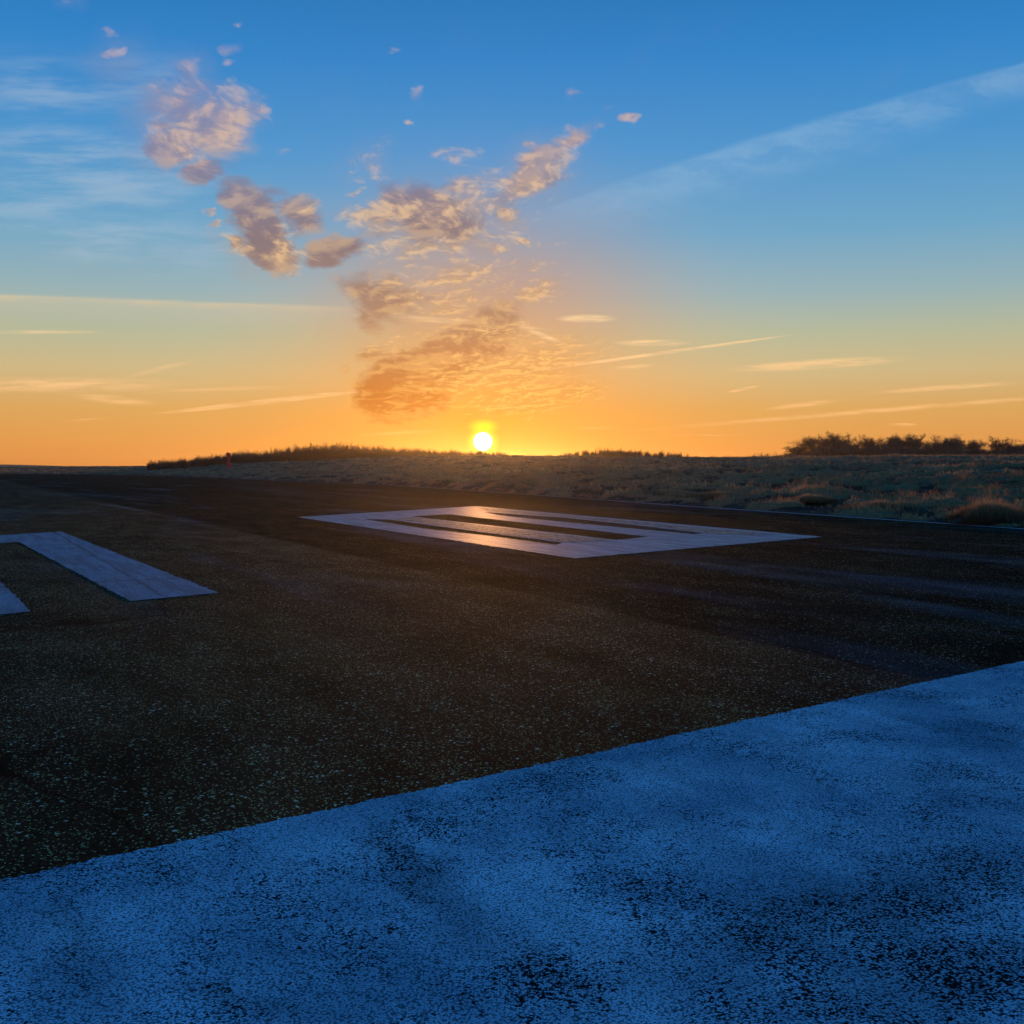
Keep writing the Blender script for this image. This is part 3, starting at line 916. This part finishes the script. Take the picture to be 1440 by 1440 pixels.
def grow(seed, H, spreadf, levels, trunk_h, n1, upw, droop=0.0, rad0=0.16):
    r = random.Random(seed)
    segs = {'trunk': [], 'crown': []}

    def branch(p, d, L, rad, lev):
        nseg = 3 if lev < 2 else 2
        q = p
        dd = d.copy()
        for i in range(nseg):
            j = Vector((r.gauss(0, 1), r.gauss(0, 1), r.gauss(0, 0.7))) * (0.16 if lev else 0.06)
            dd = (dd + j + Vector((0, 0, upw * 0.12 - droop * 0.1 * lev))).normalized()
            q2 = q + dd * (L / nseg)
            ra = rad * (1 - 0.28 * i / nseg)
            rb = rad * (1 - 0.28 * (i + 1) / nseg)
            segs['trunk' if lev == 0 else 'crown'].append((q, q2, ra, rb))
            q = q2
            if lev < levels and (lev > 0 or i > 0 or trunk_h < 0.3):
                nb = n1 if lev == 0 else (3 if lev < levels - 1 else 5)
                for b in range(nb):
                    an = r.uniform(0, 2 * math.pi)
                    side = dd.cross(Vector((0.3, 0.2, 1))).normalized()
                    side.rotate(Matrix.Rotation(an, 3, dd))
                    nd = (dd * r.uniform(0.55, 1.0) + side * r.uniform(0.6, 1.1) * spreadf + Vector((0, 0, upw * 0.3))).normalized()
                    branch(q - dd * r.uniform(0, L / nseg * 0.8), nd, L * r.uniform(0.45, 0.72), max(rb * 0.5, 0.008), lev + 1)
        return q

    branch(Vector((0, 0, -0.3)), Vector((r.gauss(0, 0.05), r.gauss(0, 0.05), 1)).normalized(), H * trunk_h + 0.3, rad0, 0)
    return segs


def proto_tree(seed, H, spreadf, trunk_h, n1, upw, levels=4, rad0=0.16, tw=0.018):
    s = grow(seed, H, spreadf, levels, trunk_h, n1, upw, 0.0, rad0)
    zmax = max(b.z for a, b, _, _ in s['crown'])
    k = H / zmax
    res = {}
    for key, lst in s.items():
        A = np.array([a[:] for a, b, _, _ in lst]) * k
        B = np.array([b[:] for a, b, _, _ in lst]) * k
        ra = np.maximum(np.array([c for _, _, c, _ in lst]), tw)
        rb = np.maximum(np.array([c for _, _, _, c in lst]), tw * 0.8)
        V, f = prisms(A, B, ra, rb)
        me = bpy.data.meshes.new(key)
        me.from_pydata(V.tolist(), [], f.tolist())
        me.materials.append(M_BARK if key == 'trunk' else M_TWIG)
        res[key] = me
    return res


def proto_shrub(seed, H, W, stems, twigs, upright=0.8, tw=0.014):
    r = np.random.default_rng(seed)
    A, B, ra, rb = [], [], [], []
    for i in range(stems):
        a = r.uniform(0, 2 * np.pi)
        q = r.uniform(0, 1) ** 0.6
        h = H * r.uniform(0.5, 1.0) * (1 - 0.35 * q)
        foot = np.array([math.cos(a) * q * W * 0.35, math.sin(a) * q * W * 0.35, -0.3])
        top = np.array([math.cos(a) * q * W * 0.5 * (2 - upright) * 0.7, math.sin(a) * q * W * 0.5 * (2 - upright) * 0.7, h]) + r.normal(0, 0.08 * H, 3) * [1, 1, 0.3]
        mid = (foot + top) / 2 + r.normal(0, 0.05 * H, 3)
        A += [foot, mid]
        B += [mid, top]
        ra += [0.05, 0.03]
        rb += [0.03, tw * 0.6]
        for j in range(twigs):
            t = r.uniform(0.15, 1.0)
            p = (foot + (mid - foot) * t * 2) if t < 0.5 else (mid + (top - mid) * (t - 0.5) * 2)
            L = H * r.uniform(0.06, 0.22) * (1.2 - 0.6 * t)
            d = np.array([r.normal(0, 1), r.normal(0, 1), 0.6 + upright * r.uniform(0.3, 1.4)])
            d /= np.linalg.norm(d)
            A.append(p)
            B.append(p + d * L)
            ra.append(tw)
            rb.append(tw * 0.5)
            for k in range(2):
                p2 = p + d * L * r.uniform(0.3, 0.9)
                d2 = d + r.normal(0, 0.6, 3)
                d2 /= np.linalg.norm(d2)
                A.append(p2)
                B.append(p2 + d2 * L * 0.6)
                ra.append(tw * 0.8)
                rb.append(tw * 0.4)
    V, f = prisms(np.array(A), np.array(B), np.array(ra), np.array(rb))
    me = bpy.data.meshes.new('shrub')
    me.from_pydata(V.tolist(), [], f.tolist())
    me.materials.append(M_TWIG)
    return me


TREES = [proto_tree(s, 8.0, sp, th, n1, up, 4, 0.17, 0.014) for s, sp, th, n1, up in
         ((3, 1.25, 0.36, 5, 0.30), (8, 1.3, 0.32, 6, 0.22), (15, 1.1, 0.34, 5, 0.42), (21, 1.35, 0.30, 6, 0.25), (34, 1.2, 0.38, 5, 0.35))]
SHRUBS = [proto_shrub(s, 4.0, w, st, tw, up) for s, w, st, tw, up in
          ((1, 3.6, 46, 26, 0.9), (2, 4.4, 54, 26, 0.7), (3, 3.0, 40, 26, 1.1), (4, 5.0, 60, 24, 0.5))]
SPRIGS = [proto_shrub(s, 2.0, w, st, tw, up, 0.010) for s, w, st, tw, up in ((11, 1.6, 9, 10, 1.2), (12, 2.2, 13, 10, 1.0), (13, 1.4, 6, 9, 1.3))]


def foot(px, Y):
    X = (px - 720) / F * Y
    return X, Y, float(terrain(np.array([X]), np.array([Y]))[0][0])


def put_tree(px, Y, top_py, k, label, wide=1.0):
    X, Y, z = foot(px, Y)
    H = EYE + (656.5 - top_py) / F * Y - z
    root = link('bare_tree', None)
    root.location = (X, Y, z)
    root.rotation_euler = (0, 0, random.uniform(0, 6.28))
    s = H / 8.0
    root.scale = (s * wide, s * wide, s)
    tag(root, label, 'tree', 'bare trees of the copse on the right')
    for key in ('trunk', 'crown'):
        link(key, TREES[k][key], root)


def put_shrub(px, Y, top_py, protos, k, H0, label, group, wide=1.0, name='bare_shrub', cat='shrub'):
    X, Y, z = foot(px, Y)
    H = max(0.5, EYE + (656.5 - top_py + 3.0) / F * Y - z)
    o = link(name, protos[k])
    o.location = (X, Y, z)
    o.rotation_euler = (0, 0, random.uniform(0, 6.28))
    s = H / H0
    o.scale = (s * wide, s * wide, s)
    tag(o, label, cat, group)


# copse on the right: profile read along the skyline
TR = [(1124, 622, 1, 'small bare tree at the left tip of the copse'),
      (1143, 616, 0, 'bare tree between the copse tip and its tallest crown'),
      (1160, 614, 3, 'bare tree touching the left side of the tallest crown'),
      (1177, 606, 2, 'tallest bare tree of the copse, with a fan-shaped crown'),
      (1203, 616, 1, 'bare tree in the dip right of the tallest crown'),
      (1226, 614, 4, 'rounded bare tree, second to the right of the tallest crown'),
      (1250, 615, 0, 'bare tree under the short bright cloud streak'),
      (1266, 613, 3, 'domed bare tree just left of the middle of the copse'),
      (1288, 613, 2, 'dense bare tree in the middle of the copse'),
      (1309, 614, 1, 'rounded bare tree right of the middle of the copse'),
      (1330, 614, 4, 'bare tree that ends the high middle stretch of the copse'),
      (1350, 617, 0, 'thin open-crowned bare tree before the low dip of the copse'),
      (1371, 621, 3, 'low bare tree at the dip of the copse'),
      (1402, 616, 2, 'open bare tree with sky between its limbs near the picture\'s right side'),
      (1418, 619, 1, 'bare tree sloping down next to the picture\'s right side'),
      (1438, 622, 4, 'bare tree cut by the right side of the picture')]
for i, (px, top, k, lab) in enumerate(TR):
    put_tree(px, 372 + random.uniform(-14, 22), top - (2 if px == 1177 else 5), k, lab, random.uniform(1.1, 1.3))
for px, top in ((1460, 621), (1485, 618), (1510, 617)):
    put_tree(px, 375, top, random.randrange(5), 'bare tree of the copse beyond the right side of the picture')
px = 1108
while px < 1520:
    top = np.interp(px, [1095, 1130, 1180, 1240, 1340, 1400, 1440, 1500], [637, 631, 626, 624, 627, 629, 628, 627])
    put_shrub(px, 360 + random.uniform(-14, 10), top + 3 + random.uniform(-1.5, 2), SHRUBS, random.choice((0, 1, 3, 3)), 4.0,
              'dark bare bush in the undergrowth beneath the copse trees', 'undergrowth bushes of the copse', random.uniform(1.7, 2.2))
    px += random.uniform(6, 8)

# thicket on the left, from the thin tip to the sun
px = 214
prof_x = [214, 260, 310, 330, 345, 366, 380, 398, 420, 470, 520, 560, 620, 680, 720]
prof_y = [650, 647, 641, 638, 634, 637, 633, 632, 626, 625.5, 627, 631, 633.5, 636, 638]
while px < 712:
    top = np.interp(px, prof_x, prof_y) + random.uniform(-2.0, 2.4)
    if px < 305:
        lab, grp = 'low bare bush in the thin tail of the thicket left of the red post', 'bushes left of the red post'
    elif px < 372:
        lab, grp = 'bare bush in the ragged thicket just around and right of the red post', 'bushes around the red post'
    elif px < 540:
        lab, grp = 'tall upright bare bush in the dense thicket between the red post and the sun', 'dense thicket bushes'
    else:
        lab, grp = 'small bare bush in the low thicket straight under the sun', 'low bushes under the sun'
    put_shrub(px, 292 + random.uniform(-8, 25), top, SHRUBS, random.choice((0, 2, 2, 1) if px > 372 else (0, 1, 3)), 4.0, lab, grp,
              random.uniform(0.85, 1.25) * (1.0 if px > 372 else 1.3))
    px += random.uniform(4.2, 6.2)
# sparse saplings right of the sun
for i in range(46):
    px = random.choice((random.gauss(868, 28), random.gauss(868, 36), random.gauss(938, 22), random.uniform(720, 985)))
    if not 712 < px < 985:
        continue
    top = np.interp(px, [712, 800, 850, 880, 930, 975, 990], [637, 634, 628, 630, 633, 638, 641]) + random.uniform(-2, 5)
    put_shrub(px, 232 + random.uniform(-6, 20), top, SPRIGS, random.randrange(3), 2.0,
              'thin wispy sapling on the skyline right of the sun', 'saplings right of the sun', random.uniform(0.9, 1.3), 'sapling', 'sapling')
px = 800
while px < 960:
    put_shrub(px, 240 + random.uniform(-4, 10), np.interp(px, [800, 860, 960], [637, 634, 638]) + random.uniform(-1, 1.5), SHRUBS, random.randrange(4), 4.0,
              'low tangled bush among the saplings right of the sun', 'low bushes right of the sun', random.uniform(1.3, 1.8))
    px += random.uniform(8, 13)
for px in (1062, 1070, 1079, 1090, 1098, 1105):
    put_shrub(px, 235 + random.uniform(-5, 15), random.uniform(635, 639), SPRIGS, random.randrange(3), 2.0,
              'thin sapling on the skyline just left of the copse', 'saplings left of the copse', 1.2, 'sapling', 'sapling')

# ------------------------------------------------------------------ red marker post
X, Y, z = foot(322, 232)
pxm = 232 / F * 1.1
root = link('marker_post', None)
root.location = (X, Y, z)
tag(root, 'red post with a boxy dark red head in front of the left thicket', 'marker post')


def loft(name, rings, mat, nseg=20):
    bm = bmesh.new()
    prev = None
    for (r_, zz_, sq) in rings:
        vs = []
        for i in range(nseg):
            a_ = 2 * math.pi * i / nseg
            c, s = math.cos(a_), math.sin(a_)
            k = (abs(c) ** sq + abs(s) ** sq) ** (-1 / sq)
            vs.append(bm.verts.new((c * k * r_, s * k * r_, zz_)))
        if prev:
            for i in range(nseg):
                bm.faces.new((prev[i], prev[(i + 1) % nseg], vs[(i + 1) % nseg], vs[i]))
        else:
            bm.faces.new(vs[::-1])
        prev = vs
    bm.faces.new(prev)
    me = bpy.data.meshes.new(name)
    bm.to_mesh(me)
    bm.free()
    me.materials.append(mat)
    return link(name, me, root)


loft('post', [(3.2 * pxm, -0.3, 2.5), (2.7 * pxm, 1.6 * pxm, 2.5), (1.9 * pxm, 13.6 * pxm, 2.5)], M_RED2)
hd = loft('head', [(1.9 * pxm, 13.6 * pxm, 5), (2.5 * pxm, 14.2 * pxm, 5), (2.6 * pxm, 20 * pxm, 5), (2.3 * pxm, 20.4 * pxm, 5)], M_RED)
cp = loft('cap', [(0.5 * pxm, 20.4 * pxm, 2), (0.6 * pxm, 21.2 * pxm, 2), (0.3 * pxm, 21.8 * pxm, 2)], M_RED)
cp.location.x = -1.2 * pxm
br = loft('bracket', [(0.7 * pxm, 18.2 * pxm, 4), (0.8 * pxm, 19.6 * pxm, 4)], M_RED)
br.location.x = -2.9 * pxm
